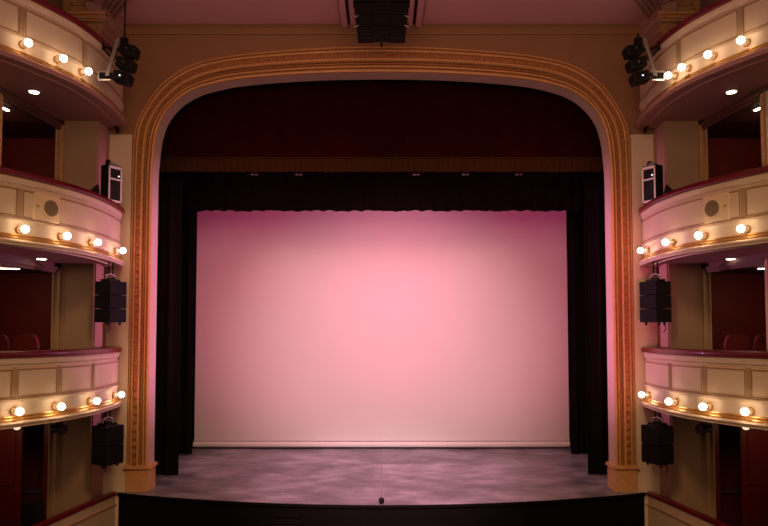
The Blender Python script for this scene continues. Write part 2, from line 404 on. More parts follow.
# ------------------------------------------------------------------ balconies
PLAN = [(9.9,9.25),(9.2,9.30),(8.5,9.55),(7.9,9.95),(7.34,10.55),(6.84,11.3),(6.47,11.98),(6.14,12.85),(6.03,13.9),(6.12,14.9),(6.19,15.22),(6.34,15.50),(6.58,15.66)]
crv, CL = resample([(x,y,0) for x,y in catmull([(-x,y) for x,y in PLAN], 10)], n=150)     # left side
crv = [(p.x, p.y) for p in crv]
nrm = []
for i in range(len(crv)):
    a = crv[max(i-1,0)]; b = crv[min(i+1,len(crv)-1)]; tx, ty = b[0]-a[0], b[1]-a[1]; L = math.hypot(tx,ty); nrm.append((ty/L, -tx/L))
def cpt(f, d):      # point on left plan at fractional index f, offset d outward
    i = max(0, min(len(crv)-2, int(f))); t = f-i
    x = crv[i][0]*(1-t)+crv[i+1][0]*t; y = crv[i][1]*(1-t)+crv[i+1][1]*t
    nx = nrm[i][0]*(1-t)+nrm[i+1][0]*t; ny = nrm[i][1]*(1-t)+nrm[i+1][1]*t
    return x+nx*d, y+ny*d, nx, ny
def f_at_px(px, d, z=None):     # plan index whose offset point projects at column px (left side), camera untilted in x to good accuracy
    best = None
    f = 40.0
    while f < len(crv)-6:
        x, y, _, _ = cpt(f, d); zz = z if z is not None else CZ
        dep = y*math.cos(TILT)+(zz-CZ)*math.sin(TILT)
        e = abs(CX+F*x/dep-px)
        if best is None or e < best[0]: best = (e, f)
        f += .25
    return best[1]
def strip(s, zt, prof, f0=0, f1=None, step=1, closed=False, caps=False):
    f1 = f1 if f1 is not None else len(crv)-1
    n = max(2, int((f1-f0)/step)); rows = []
    for k in range(n+1):
        f = f0+(f1-f0)*k/n
        r = []
        for d, dz in prof:
            x, y, _, _ = cpt(f, d); r.append((-s*x if s > 0 else x, y, zt+dz))
        rows.append(r)
    mb = MB(); mb.grid(rows, closed=closed, caps=caps); return mb
TN = {1: 'lower', 2: 'middle', 3: 'upper'}
stiles = {1: [13.5, 58, 91.5], 2: [19.5], 3: [22, 83]}
lamps = {(-1,1): [20,61.5,97,121.5], (-1,2): [25,67.5,98,123], (-1,3): [28,63.5,88.5],
         (1,1): [641.5,668.5,703,745], (1,2): [640.5,665.5,698,740.5], (1,3): [668,681.5,707.5,740.5]}
ordn = ['first', 'second', 'third', 'fourth']
for s in (-1, 1):
    sd = SIDE[s]
    for t in (1, 2, 3):
        zt = BAL[t]
        b = thing('balcony', '%s %s balcony with cream panelled bowed front and crimson rail' % (sd, TN[t]), 'balcony', (s*7.2, 13, zt-1.4), 0, 'curved box balconies')
        strip(s, zt, [(-.30,-.12),(-.32,-.03),(-.28,.0),(-.03,.0),(.02,-.02),(.035,-.07),(.02,-.115),(-.02,-.13)], closed=True, caps=True).build('handrail', M['rail'], b, smooth=True, label='crimson padded handrail')
        strip(s, zt, [(-.10,-.12),(-.03,-.13),(-.015,-.15),(-.03,-.19),(-.03,-.22),(-.05,-.25),(-.07,-.27),(-.07,-.30)]).build('cornice', M['fascia'], b, smooth=True)
        strip(s, zt, [(-.07,-.30),(-.07,-.87)]).build('fascia', M['fascia_trim'], b)  # tan body puts shade into the gaps between cream panels
        strip(s, zt, [(-.07,-.87),(-.035,-.885),(-.03,-.93),(-.055,-.965),(-.06,-1.17)]).build('lamp_band', M['fascia'], b, smooth=True)
        strip(s, zt, [(-.06,-1.17),(-.02,-1.175),(-.012,-1.195),(-.02,-1.215),(-.0,-1.225),(.012,-1.25),(0,-1.275)]).build('gilt_moulding', M['brass'], b, smooth=True)
        strip(s, zt, [(0,-1.275),(.03,-1.285),(.045,-1.31),(.035,-1.345),(.02,-1.36),(.02,-1.385),(-.02,-1.39),(-.06,-1.385),(-.08,-1.36),(-.26,-1.36),(-.27,-1.385),(-.31,-1.385),(-.32,-1.355)]).build('lip', M['fascia'] if t < 3 else M['soffit'], b, smooth=True)
        # inside face of the parapet
        strip(s, zt, [(-.24,-.12),(-.24,-.75)]).build('inner_face', M['seat'], b)
        # floor slab and soffit
        edge = [cpt(f, -.31)[:2] for f in range(0, len(crv), 3)]+[cpt(len(crv)-1, -.31)[:2]]
        loop = [(-s*x if s > 0 else x, y) for x, y in edge]+[(s*6.76,15.6),(s*6.76,YP),(s*7.52,YP),(s*7.6,14.95),(s*7.76,13.0),(s*8.45,9.9),(s*9.9,9.6)]
        mb = MB(); mb.poly([(x, y, zt-1.357) for x, y in loop]); mb.build('soffit', M['soffit'], b)
        mb = MB(); mb.poly([(x, y, zt-.72) for x, y in loop]); mb.build('deck', M['carpet'], b)
        # raised panels between stiles
        ss = [p for p in stiles[t]]
        fs = [f_at_px(p, -.07, zt-.6) for p in ss]
        g = .036*150/CL*1.25
        ends = [30]+fs+[len(crv)-3.0]
        for k in range(len(ends)-1):
            f0 = ends[k]+(g if k else 0); f1 = ends[k+1]-(g if k < len(ends)-2 else 0)
            strip(s, zt, [(-.07,-.31),(-.055,-.315),(-.055,-.855),(-.07,-.86)], f0, f1, caps=False).build('panel', M['fascia'], b)
            pm = strip(s, zt, [(-.055,-.335),(-.035,-.335),(-.03,-.345),(-.035,-.355),(-.055,-.355)], f0+.3, f1-.3)
            pm2 = strip(s, zt, [(-.055,-.83),(-.04,-.83),(-.04,-.845),(-.055,-.845)], f0+.3, f1-.3)
            pm.add(pm2.v, pm2.f)
            for fe in (f0+.3, f1-.3):
                pv = strip(s, zt, [(-.055,-.335),(-.038,-.335),(-.038,-.845),(-.055,-.845)], fe-.18, fe+.18, step=.1); pm.add(pv.v, pv.f)
            pm.build('moulding', M['line'], b)
        # globe lamps
        L = lamps[(s,t)]
        order = sorted(L, key=lambda p: abs(p-CX))
        for px in L:
            pl = px if s < 0 else 2*CX-px
            d = .13
            f = f_at_px(pl, d, zt-1.05)
            x, y, nx, ny = cpt(f, -.055)
            if s > 0: x = -x; nx = -nx
            z = zt-(1.09 if t < 3 else 1.03)
            nm = '%s globe lamp from the stage on the %s %s balcony front' % (ordn[order.index(px)], sd, TN[t])
            lp = thing('globe_lamp', nm, 'lamp', (x, y, z), 0, 'lit globe lamps along the %s %s balcony' % (sd, TN[t]))
            N = Vector((nx, ny, 0)); P = Vector((x, y, z))
            mb = MB(); mb.tube([P, P+N*.012, P+N*.03], [.075,.075,.055], 20); mb.build('backplate', M['brass'], lp, smooth=True)
            mb = MB(); mb.tube([P+N*.02, P+N*.13], [.034,.030], 16); mb.build('socket', M['whiteframe'], lp, smooth=True)
            mb = MB(); ring = [P+N*.075+Vector((0,0,1))*.068*math.cos(a*PI/12)+N.cross(Vector((0,0,1)))*.068*math.sin(a*PI/12) for a in range(25)]; mb.tube(ring, .006, 6); mb.build('collar', M['steel'], lp, smooth=True)
            mb = MB(); mb.sphere(P+N*.185, .069); mb.build('bulb', M['bulb'], lp, smooth=True)
            mb = MB(); q = P+N*.035-Vector((0,0,.165)); tt = N.cross(Vector((0,0,1)))
            mb.obox(q, tt*.055, N*.035, Vector((0,0,.018))); mb.build('bracket', M['brass'], lp)

# ------------------------------------------------------------------ stage
mb = MB()
ap = []
XA = 6.33
R = (XA**2+1.13**2)/(2*1.13)
for k in range(41):
    x = -XA+2*XA*k/40; ap.append((x, 14.42+R-math.sqrt(R*R-x*x)))
poly = [(x, y, 0) for x, y in ap]+[(XA,15.66,0),(9.5,15.7,0),(9.5,23.4,0),(-9.5,23.4,0),(-9.5,15.7,0),(-XA,15.66,0)]
mb.poly(poly, (0,0,-.04)); mb.build('floor', M['floor'], kind='structure')
fp = [(-XA,15.66)]+ap+[(XA,15.66)]
mb = MB(); rows = []
for (h, z) in ((.005,-.001),(.015,-.02),(.015,-.07),(.005,-.08),(-.02,-.10),(-.02,-1.3)):
    rows.append([(x*(1+h/7), y-h, z) for x, y in fp])
mb.grid(rows); mb.build('wall_front', M['front'], kind='structure')
mb = MB(); mb.box(-11,11,6,15.7,-1.35,-1.3); mb.build('floor', M['carpet'], kind='structure')
# black stage house
mb = MB(); mb.box(-9.6,9.6,23.3,23.5,0,14); mb.build('wall_back', M['stagehouse'], kind='structure')
for s in (-1, 1):
    mb = MB(); mb.box(min(s*9.5,s*9.7), max(s*9.5,s*9.7), 16.18, 23.4, 0, 14); mb.build('wall_'+SIDE[s], M['stagehouse'], kind='structure')
    mb = MB(); mb.box(min(s*5.80,s*9.7), max(s*5.80,s*9.7), 16.09, 16.17, 0, 14); mb.build('wall_'+SIDE[s], M['stagehouse'], kind='structure')
mb = MB(); mb.box(-9.7,9.7,16.09,23.5,14,14.1); mb.build('ceiling', M['stagehouse'], kind='structure')
mb = MB(); mb.box(-9.7,9.7,16.09,16.15,10.7,14.1); mb.build('wall_front', M['stagehouse'], kind='structure')

# cloth helper: pleated hanging panel with some thickness
def drape(x0, x1, Y, z0, z1, amp, wl, jag=0, nx=None, jitter=.3, th=.02, seed=1, seg=14):
    rnd = random.Random(seed); nx = nx or int((x1-x0)/wl*8)
    ph = [rnd.uniform(0, 6.28) for _ in range(5)]
    def fold(x): return amp*(math.sin(2*PI*x/wl+ph[0]+jitter*3*math.sin(x*1.7+ph[1]))+.4*math.sin(2*PI*x/(wl*.47)+ph[2]))
    def bot(x):
        return jag*(.6*abs(math.sin(x*2.1+ph[3]))+.3*abs(math.sin(x*5.3+ph[4]))+.25*math.sin(x*17+ph[0]))
    mb = MB(); f = []; b = []
    rows = []
    for j in range(seg+1):
        r = []
        for i in range(nx+1):
            x = x0+(x1-x0)*i/nx; t = j/seg; zb = z0+bot(x); r.append((x, Y+fold(x)*(.6+.4*t), z1+(zb-z1)*t))
        rows.append(r)
    mb.grid(rows)
    o = len(mb.v); mb.grid([[(x, y+th, z) for x, y, z in r] for r in rows])
    # edges
    n = nx+1
    for i in range(nx): mb.f.append((seg*n+i, seg*n+i+1, o+seg*n+i+1, o+seg*n+i)); mb.f.append((i, i+1, o+i+1, o+i))
    for j in range(seg): mb.f.append((j*n, (j+1)*n, o+(j+1)*n, o+j*n)); mb.f.append((j*n+nx, (j+1)*n+nx, o+(j+1)*n+nx, o+j*n+nx))
    return mb
zf1, zf0 = 8.415, 8.025
hc = thing('house_pelmet', 'deep red velvet pelmet filling the top of the proscenium arch', 'curtain', (0, 16.6, zf0))
drape(-5.92, 5.92, 16.62, zf1-.02, 10.70, .025, .75, seed=3).build('drape', M['curtain'], hc, smooth=True)
drape(-5.92, 5.92, 16.56, zf0, zf1-.03, .016, .17, jag=.02, seed=5, seg=6).build('fringe', M['fringe'], hc, smooth=True, label='pleated old gold fringe')
mb = MB(); mb.box(-5.92,5.92,16.52,16.60,zf1-.035,zf1+.0); mb.build('braid', M['fringe'], hc)
o = drape(-7.6, 7.6, 19.0, 7.445, 10.8, .035, .42, jag=.045, seed=9).build('border_curtain', M['black_cloth'], smooth=True)
tag(o, 'black pleated border curtain hanging across the top of the backdrop', 'curtain')
o = drape(-9.0, -5.44, 17.28, .02, 10.8, .05, .45, seed=11).build('leg_curtain', M['black_cloth'], smooth=True); tag(o, 'nearer black leg curtain on the left side of the stage', 'curtain', 'black leg curtains')
o = drape(5.54, 9.0, 17.38, .02, 10.8, .05, .45, seed=12).build('leg_curtain', M['black_cloth'], smooth=True); tag(o, 'nearer black leg curtain on the right side of the stage', 'curtain', 'black leg curtains')
o = drape(-9.2, -5.97, 20.32, .02, 10.8, .05, .45, seed=13).build('leg_curtain', M['black_cloth'], smooth=True); tag(o, 'rear black leg curtain left of the pink backdrop', 'curtain', 'black leg curtains')
o = drape(5.97, 9.2, 20.32, .02, 10.8, .05, .45, seed=14).build('leg_curtain', M['black_cloth'], smooth=True); tag(o, 'rear black leg curtain right of the pink backdrop', 'curtain', 'black leg curtains')
cy = thing('backdrop', 'large flat white backdrop cloth washed with pink light', 'backdrop', (0, 21.4, 0))
drape(-6.20, 6.22, 21.38, .25, 10.5, .004, 1.7, seed=21, seg=10).build('cloth', M['cyc'], cy, smooth=True)
mb = MB(); mb.tube([(-6.21,21.36,.14),(6.21,21.36,.14)], .085, 14); mb.v = [(x, y, .14+(z-.14)*1.1) for x,y,z in mb.v]; mb.build('hem_pocket', M['hem'], cy, smooth=True, label='paler weighted hem')
# lighting bar with small lanterns peeping below the fringe
bar = thing('lighting_bar', 'dark lighting bar hidden behind the gold fringe', 'lighting bar', (0, 17.0, 8.35))
MB().tube([(-6.6,17.0,8.35),(6.6,17.0,8.35)], .025, 10).build('pipe', M['black'], bar)
for i, px in enumerate((255, 299, 416, 465, 518)):
    x = at(px, 172, 17.0)[0]
    lt = thing('stage_lantern', '%s small lantern from the left peeping below the gold fringe' % ['first','second','third','fourth','fifth'][i], 'stage light', (x, 17.0, 8.04), 0, 'lanterns on the bar behind the pelmet')
    MB().tube([(x,17.0,8.27),(x,17.0,8.13),(x,17.0,8.055)], [.07,.08,.10], 16).build('housing', M['black'], lt, smooth=True)
    MB().box(x-.09,x-.02,16.89,16.905,8.035,8.06).box(x+.03,x+.09,16.89,16.905,8.035,8.06).build('lens', M['steel'], lt)
    MB().tube([(x,17.0,8.27),(x,17.0,8.37)], .015, 8).build('clamp', M['steel'], lt)

# floor marks, unlit black dome, vent
o = MB().box(-.016,.016,15.0,20.4,.001,.004).build('tape_line', M['tape']); tag(o, 'thin pale centre line running up the stage floor', 'tape', 'tape marks on the stage floor')
o = MB().box(-.78,.9,18.20,18.225,.001,.004).build('tape_line', M['tape']); tag(o, 'thin pale line crossing the centre line of the stage floor', 'tape', 'tape marks on the stage floor')
o = MB().box(-2.72,-2.35,15.25,15.29,.001,.004).build('tape_line', M['tape']); tag(o, 'short pale tape mark near the front left of the stage floor', 'tape', 'tape marks on the stage floor')
pb = thing('prompt_dome', 'small black dome on the front edge at stage centre', 'lamp', (0.0, 14.53, 0))
MB().tube([(0,14.53,0),(0,14.53,.03)], .045, 16).build('base', M['black'], pb, smooth=True)
MB().sphere((0,14.53,.075), .065).build('dome', M['black'], pb, smooth=True)
vy = 14.50
vx0, vx1 = at(271,515,vy)[0], at(302,515,vy)[0]
vg = thing('vent_grille', 'long black vent grille set in the stage front left of centre', 'vent', ((vx0+vx1)/2, vy, -.45))
ang = math.atan2(.16, .7)
mb = MB(); mb.box(vx0,vx1,vy-.03,vy+.15,-.27,-.24).box(vx0,vx1,vy-.03,vy+.15,-.47,-.44).box(vx0,vx0+.03,vy-.03,vy+.15,-.47,-.24).box(vx1-.03,vx1,vy-.03,vy+.15,-.47,-.24); mb.build('frame', M['grille'], vg)
for k in range(3): MB().obox(((vx0+vx1)/2, vy+.02, -.31-.05*k), ((vx1-vx0)/2-.03,0,0), (0,.02,.012), (0,-.003,.006)).build('slat', M['black'], vg)

# ------------------------------------------------------------------ loudspeakers and lights
def loc_box(mb, w, d, z0, z1, taper=0):
    # cabinet: front at -y, width w, depth d, rear narrower
    w2 = w*(1-taper)
    pts = [(-w/2,-d/2),(w/2,-d/2),(w2/2,d/2),(-w2/2,d/2)]
    mb.add([(x,y,z0) for x,y in pts]+[(x,y,z1) for x,y in pts], [(0,3,2,1),(4,5,6,7),(0,1,5,4),(1,2,6,5),(2,3,7,6),(3,0,4,7)])
    return mb
def hung_speaker(s, px, ytop, ybot, Y, n, zs, label, group):
    x = at(px, ytop, Y)[0]; zt_ = at(px, ytop, Y)[2]; zb = at(px, ybot, Y)[2]
    t = thing('hanging_speaker', label, 'speaker', (x, Y, zb), -s*math.radians(64), group)
    H = (zt_-zb); h = H/n
    for k in range(n):
        c = loc_box(MB(), .50, .48, k*h+.006, (k+1)*h-.006, .12).build('cabinet', M['black'], t, local=True, bevel=.012)
        loc_box(MB(), .46, .02, k*h+.02, (k+1)*h-.02).build('grille', M['grille'], c, local=True)
        c.children[0].location = (0, -.247, 0)
    # rigging
    mb = MB(); mb.box(-.16,.16,-.13,-.09,H,H+.05).box(-.16,.16,.09,.13,H,H+.05).box(-.02,.02,-.13,.13,H+.03,H+.08); mb.build('rigging_frame', M['black'], t, local=True)
    mb = MB(); mb.tube([(-.12,0,H+.05),(-.14,0,H+.13),(0,0,H+.18),(.14,0,H+.13),(.12,0,H+.05)], .018, 8); mb.build('shackle', M['steel'], t, local=True, smooth=True)
    for xx in (-.05,.06): MB().tube([(xx,0,H+.12),(xx,0,H+(zs-zt_))], .016, 8).build('hanging_rod', M['black'], t, local=True)
    for xx, yy in ((-.18,-.12),(.18,-.12),(.1,.14)): MB().box(xx-.02,xx+.02,yy-.02,yy+.02,-.06,.006).build('foot_bracket', M['black'], t, local=True)
    MB().tube([(.1,.14,-.05),(.13,.16,-.14),(.06,.15,-.22)], .012, 8).build('cable_tail', M['black'], t, local=True)
    return t
hung_speaker(-1, 110.5, 281.5, 322.5, 14.5, 3, BAL[2]-1.36, 'black three-cabinet speaker hung under the left middle balcony', 'speakers hung beneath the balconies')
hung_speaker(1, 655.5, 281.5, 322.5, 14.5, 3, BAL[2]-1.36, 'black three-cabinet speaker hung under the right middle balcony', 'speakers hung beneath the balconies')
hung_speaker(-1, 107.5, 425, 464, 14.4, 2, BAL[1]-1.36, 'black two-cabinet speaker hung under the left lower balcony', 'speakers hung beneath the balconies')
hung_speaker(1, 657.5, 425, 463, 14.4, 2, BAL[1]-1.36, 'black two-cabinet speaker hung under the right lower balcony', 'speakers hung beneath the balconies')

# centre cluster
cc = thing('centre_speaker_cluster', 'large black speaker cluster hung from the ceiling above the arch', 'speaker', (0, 13.9, at(382,36,13.58)[2]))
zb = at(382,36,13.58)[2]; zt_ = at(382,2,13.58)[2]; h = (zt_-zb)/3
for j in range(3):
    for k in (-1, 0, 1):
        w0 = .345+.018*j; wt = .345+.018*(j+1)
        z0, z1 = j*h+.001, (j+1)*h-.001
        vs = []
        for (z, w) in ((z0,w0),(z1,wt)):
            for (dx, dy) in ((-.5,-.28),(.5,-.28),(.5,-.02),(-.5,-.02)):
                vs.append((k*w*1.0+dx*w, dy+.05*abs(k)-.03*j, z))
        mb = MB(); mb.add(vs, [(0,3,2,1),(4,5,6,7),(0,1,5,4),(1,2,6,5),(2,3,7,6),(3,0,4,7)])
        c = mb.build('cabinet', M['black'], cc, local=True, bevel=.01)
        mb = MB(); mb.add([(x_*.0+x_, y_, z_) for x_, y_, z_ in [(k*w0*1.02-.46*w0, -.29+.05*abs(k)-.03*j, z0+.02),(k*w0*1.02+.46*w0, -.29+.05*abs(k)-.03*j, z0+.02),(k*wt*1.02+.46*wt, -.29+.05*abs(k)-.03*j, z1-.02),(k*wt*1.02-.46*wt, -.29+.05*abs(k)-.03*j, z1-.02)]], [(0,1,2,3)])
        mb.add([(x_, y_-.012, z_) for x_, y_, z_ in mb.v[:4]], [(0,1,2,3)]); mb.f += [(i,(i+1)%4,(i+1)%4+4,i+4) for i in range(4)]
        mb.build('grille', M['grille'], c, local=True)
for sx in (-1, 1):
    for zz, k_ in ((.20,1.0),(.42,.55)):
        MB().bar((sx*.60,-.30,zz), (sx*.50,-.31,zz+.035), .02, .02).build('bracket', M['steel'], cc, local=True)
MB().tube([(0,-.2,0),(0,-.2,-.09),(0,-.2,-.17)], [.03,.02,.035], 10).build('aiming_laser', M['black'], cc, local=True)
MB().box(-.62,.62,-.3,.0,3*h+.03,3*h+.08).build('rigging_frame', M['black'], cc, local=True)
for sx in (-.5,.5): MB().tube([(sx,-.15,3*h+.08),(sx,-.15,ZC-zb)], .015, 8).build('hanging_rod', M['steel'], cc, local=True)

# framed flood light on middle balcony rail
for s in (-1, 1):
    sd = SIDE[s]
    Y = 14.75; px = 110.5 if s < 0 else 653.5
    x, _, z0 = at(px, 204, Y); z1 = at(px, 166, Y)[2]; H = z1-z0
    z0 = min(z0, 6.9)
    t = thing('floodlight', 'white-framed black stage floodlight standing on the %s middle balcony rail' % sd, 'stage light', (x, Y, z0), -s*math.radians(58), 'floodlights on the middle balcony rails')
    c = loc_box(MB(), .36, .30, 0, H, .1).build('housing', M['black'], t, local=True, bevel=.01)
    mb = MB(); y = -.17; w = .17; q = .032
    mb.box(-w,w,y,y+.03,H-.03-q*2,H-.03).box(-w,w,y,y+.03,.02,.02+q*1.6).box(-w,-w+q,y,y+.03,.02,H-.03).box(w-q,w,y,y+.03,.02,H-.03).box(-w,w,y-.004,y+.03,H*.60,H*.60+q*1.2)
    mb.build('frame', M['whiteframe'], t, local=True, label='white enamel frame')
    MB().box(-w+q,w-q,y+.012,y+.02,.03,H-.05).build('lens', M['lens'], t, local=True)
    MB().sphere((.09,y+.01,H*.72),.018,10,6).build('indicator', M['led'], t, local=True)
    mb = MB(); mb.sphere((-.08,0,H+.07),.065,14,8); mb.build('pan_head', M['black'], t, local=True, smooth=True)
    MB().tube([(-.08,-.02,H+.05),(.06,-.06,H+.04),(.12,-.06,H)], [.04,.035,.03], 10).build('clamp', M['steel'], t, local=True, smooth=True)
    # clamp wedge on rail beside it
    x2 = at(92.5 if s < 0 else 671.5, 190, 13.45)[0]
    w_ = thing('cable_clamp', 'small black wedge clamp on the %s middle balcony rail' % sd, 'clamp', (x2, 13.5, 6.8))
    mb = MB(); mb.poly([(x2-.13,13.48,6.80),(x2+.11,13.48,6.80),(x2+s*-.08,13.48,6.98)], (0,.08,0)); mb.build('wedge', M['black'], w_)
    MB().tube([(x2+.02,13.5,6.80),(x2+.06,13.44,6.78)], .02, 8).build('bolt', M['steel'], w_)

# three-head light clusters on brackets off the top balconies
for s in (-1, 1):
    sd = SIDE[s]; Y = 13.25
    m = lambda px: px if s < 0 else 2*CX-px-.5
    P = lambda px, py, dy=0: Vector(at(m(px), py, Y+dy))
    top, bot = P(122,42), P(111.5,79)
    t = thing('blinder_cluster', 'tilted rack of three black stage lamps beside the %s upper balcony' % sd, 'stage light', tuple(bot), 0, 'three-lamp racks beside the upper balconies')
    MB().bar(top+Vector((0,-.19,0)), bot+Vector((0,-.19,0)), .05, .03).build('pole', M['steel'], t, bevel=.004)
    MB().bar(top+Vector((s*.07,-.12,0)), bot+Vector((s*.07,-.12,.02)), .022, .022).build('pole', M['steel'], t)
    ax = (top-bot).normalized(); sx = Vector((-s,0,0)); sx = (sx-ax*sx.dot(ax)).normalized(); fy = ax.cross(sx)
    for k, (px, py) in enumerate(((129.5,51.5),(126.5,65),(123,78.5))):
        c = P(px, py)
        mb = MB(); mb.obox(c, sx*.185, Vector((0,1,0))*.15, ax*.115)
        hd = mb.build('lamp_head', M['black'], t, bevel=.05); hd.modifiers[0].segments = 4
        fr_ = -Vector((0,1,0))*.152
        mb = MB(); mb.tube([c+fr_, c+fr_*1.12, c+fr_*1.06], [.10,.095,.075], 20); mb.build('lens_ring', M['grille'], hd, smooth=True)
        mb = MB(); mb.sphere(c+fr_*1.14, [.012, .014, .017][k], 10, 6); mb.build('lens', M['led' if k == 2 else 'steel'], hd)
    r0 = P(103,47,.1); 
    MB().bar(r0, P(118,49.5), .05, .05).build('arm', M['black'], t)
    MB().bar(r0+Vector((0,0,-.02)), P(114,60), .045, .045).build('arm', M['black'], t)
    MB().bar(P(103,42,.1), P(103,50,.1), .035, .035).build('clamp', M['black'], t)
    mb = MB(); a, b, c, d = P(112,71.5), P(98.5,71.5,.02), P(98.5,80,.02), P(111,80)
    mb.bar(a,b,.025,.025).bar(b,c,.025,.025).bar(c,d,.03,.03); mb.build('bracket', M['steel'], t)
    mb = MB(); mb.poly([P(112,72.5,.02), P(99,72.5,.04), P(99,79,.04), P(111,79,.02)], (0,.02,0)); mb.build('infill_plate', M['grille'], t)
    mb = MB(); q = P(124.5,41); mb.obox(q, (.07,0,0), (0,.05,0), (0,0,.06)); mb.bar(q+Vector((0,0,.05)), q+Vector((0,0,.16)), .03); mb.build('hook_clamp', M['black'], t)
    z1 = ZC; q2 = Vector((q.x, q.y, z1))
    if s < 0: MB().tube([q+Vector((0,0,.1)), q2], .016, 8).build('safety_cable', M['black'], t)
    # small camera by the wall
    c = Vector(at(m(117), 129.5, 15.45))
    k = thing('wall_camera', 'tiny black camera on the wall below the %s lamp rack' % sd, 'camera', tuple(c), 0)
    MB().tube([c+Vector((0,-.09,.03)), c+Vector((0,.06,.05))], [.045,.04], 12).build('body', M['black'], k, smooth=True)
    MB().sphere(c+Vector((-s*.02,-.02,-.05)), .045, 12, 8).build('dome', M['black'], k, smooth=True)
    MB().bar(c+Vector((0,.05,.05)), (c.x, YW, c.z+.05), .03).build('mount', M['black'], k)

# round-grille speaker plates on the middle balcony fronts
for s in (-1, 1):
    zt = BAL[2]; fa = f_at_px(33.5, -.03, zt-.57); fb = f_at_px(58.5, -.03, zt-.57)
    x0, y0, _, _ = cpt(fa, -.04); x1, y1, nx, ny = cpt(fb, -.04)
    a = Vector((x0,y0,0)); b = Vector((x1,y1,0)); 
    if s > 0: a.x = -a.x; b.x = -b.x
    d = (b-a); L = d.length; d.normalize(); n = Vector((d.y,-d.x,0)) if s < 0 else Vector((-d.y,d.x,0))
    c = (a+b)/2; zc = zt-.595; hh = .26
    t = thing('fascia_speaker', 'square cream speaker with round grille on the %s middle balcony front' % SIDE[s], 'speaker', (c.x, c.y, zc-hh), 0, 'round-grille speakers on the balcony fronts')
    C0 = Vector((c.x, c.y, zc))
    MB().obox(C0+n*.012, d*L/2, n*.03, Vector((0,0,hh))).build('plate', M['plate'], t, bevel=.008)
    gc = C0+n*.042+d*L*.10
    ring = MB(); ring.tube([gc+n*-.005, gc+n*.03, gc+n*.034], [.20,.20,.185], 32); ring.build('grille_ring', M['plate'], t, smooth=True)
    MB().tube([gc+n*.02, gc+n*.038, gc+n*.046], [.16,.155,.12], 32).build('grille', M['grey'], t, smooth=True, label='grey brown round mesh grille')
    MB().obox(C0+n*.046-d*L*.38, d*.03, n*.006, Vector((0,0,.012))).build('badge', M['grey'], t)

# downlights, strip lights, under-balcony lamps
for s in (-1, 1):
    sd = SIDE[s]; mm = (lambda p: p) if s < 0 else (lambda p: 2*CX-p)
    for t_, px, Y in ((3, 34 if s < 0 else 31.5, 12.65), (2, 41.5 if s < 0 else 32, 13.65)):
        z = BAL[t_]-1.36; q_ = _dir(mm(px), {3: 92.5, 2: 259.5}[t_]); Y = (z-.02-CZ)/q_[1]; x = q_[0]*Y
        t = thing('downlight', 'round lit downlight in the soffit of the %s %s balcony' % (sd, TN[t_]), 'light', (x, Y, z-.03), 0, 'round soffit downlights')
        MB().tube([(x,Y,z),(x,Y,z-.012)], [.125,.115], 28).build('trim_ring', M['whiteframe'], t, smooth=True)
        MB().tube([(x,Y,z-.011),(x,Y,z-.02)], [.095,.09], 28).build('lens', M['down'], t, smooth=True)
    for t_, pa, pb_ in ((3, (2,107), (8,110)), (2, (1,267), (12,268.5))):
        z = (8.745, 5.31)[3-t_]
        def onz(px, py):
            a, b = _dir(mm(px), py); Y = (z-.03-CZ)/b; return Vector((a*Y, Y, z-.02))
        a, b = onz(*pa), onz(*pb_)
        if t_ == 2: a = Vector((s*8.66,14.15,z-.03)); b = Vector((s*8.12,14.3,z-.03)); a.x += .33*(s > 0); b.x += .33*(s > 0)
        t = thing('strip_light', 'short bright strip light inside the %s %s box' % (sd, TN[t_]), 'light', tuple((a+b)/2), 0, 'strip lights inside the boxes')
        MB().bar(a, b, .10, .04).build('housing', M['whiteframe'], t)
        MB().bar(a-Vector((0,0,.025)), b-Vector((0,0,.025)), .08, .015).build('diffuser', M['down'], t)
    z = BAL[1]-1.36; Y = 12.0; x = at(mm(17), 430, Y)[0]
    t = thing('ceiling_lamp', 'small warm glass lamp under the %s lower balcony' % sd, 'lamp', (x, Y, z-.1))
    MB().tube([(x,Y,z),(x,Y,z-.03)], .07, 18).build('base', M['whiteframe'], t, smooth=True)
    MB().sphere((x,Y,z-.065), .062, 16, 10, (1,1,.85)).build('glass', M['dome'], t, smooth=True)
    # black spotlight under lower balcony
    Y = 13.3; c = Vector(at(mm(59), 429, Y))
    t = thing('spotlight', 'black cylindrical spotlight under the %s lower balcony' % sd, 'stage light', tuple(c), 0, 'spotlights under the lower balconies')
    dv = Vector((-s*.9,-.42,.0)).normalized()
    MB().tube([c-dv*.20, c-dv*.15, c+dv*.02, c+dv*.05, c+dv*.14], [.06,.085,.085,.10,.105], 20).build('body', M['black'], t, smooth=True)
    MB().tube([c+dv*.138, c+dv*.142], .09, 20).build('lens', M['lens'], t)
    MB().bar(c+Vector((0,-.10,0)), c+Vector((0,-.10,.14)), .03, .02).bar(c+Vector((0,.10,0)), c+Vector((0,.10,.14)), .03, .02).bar(c+Vector((0,-.11,.14)), c+Vector((0,.11,.14)), .03, .02).build('yoke', M['black'], t)
    MB().tube([c+Vector((0,0,.14)), (c.x, c.y, z)], .015, 8).build('hanging_rod', M['black'], t)
# small black speaker box low at left
c = at(31.5, 526, 13.6)
t = thing('floor_speaker', 'small black speaker box in the dark lower left box', 'speaker', (c[0], 13.6, -1.2))
zt_ = at(31.5, 502, 13.6)[2]
MB().box(c[0]-.16,c[0]+.16,13.5,13.8,zt_-.62,zt_).build('cabinet', M['black'], t, bevel=.01)
MB().box(c[0]-.14,c[0]+.14,13.488,13.5,zt_-.58,zt_-.04).build('grille', M['grille'], t)
MB().tube([(c[0],13.65,-1.3),(c[0],13.65,zt_-.62)], .03, 10).build('stand', M['black'], t)

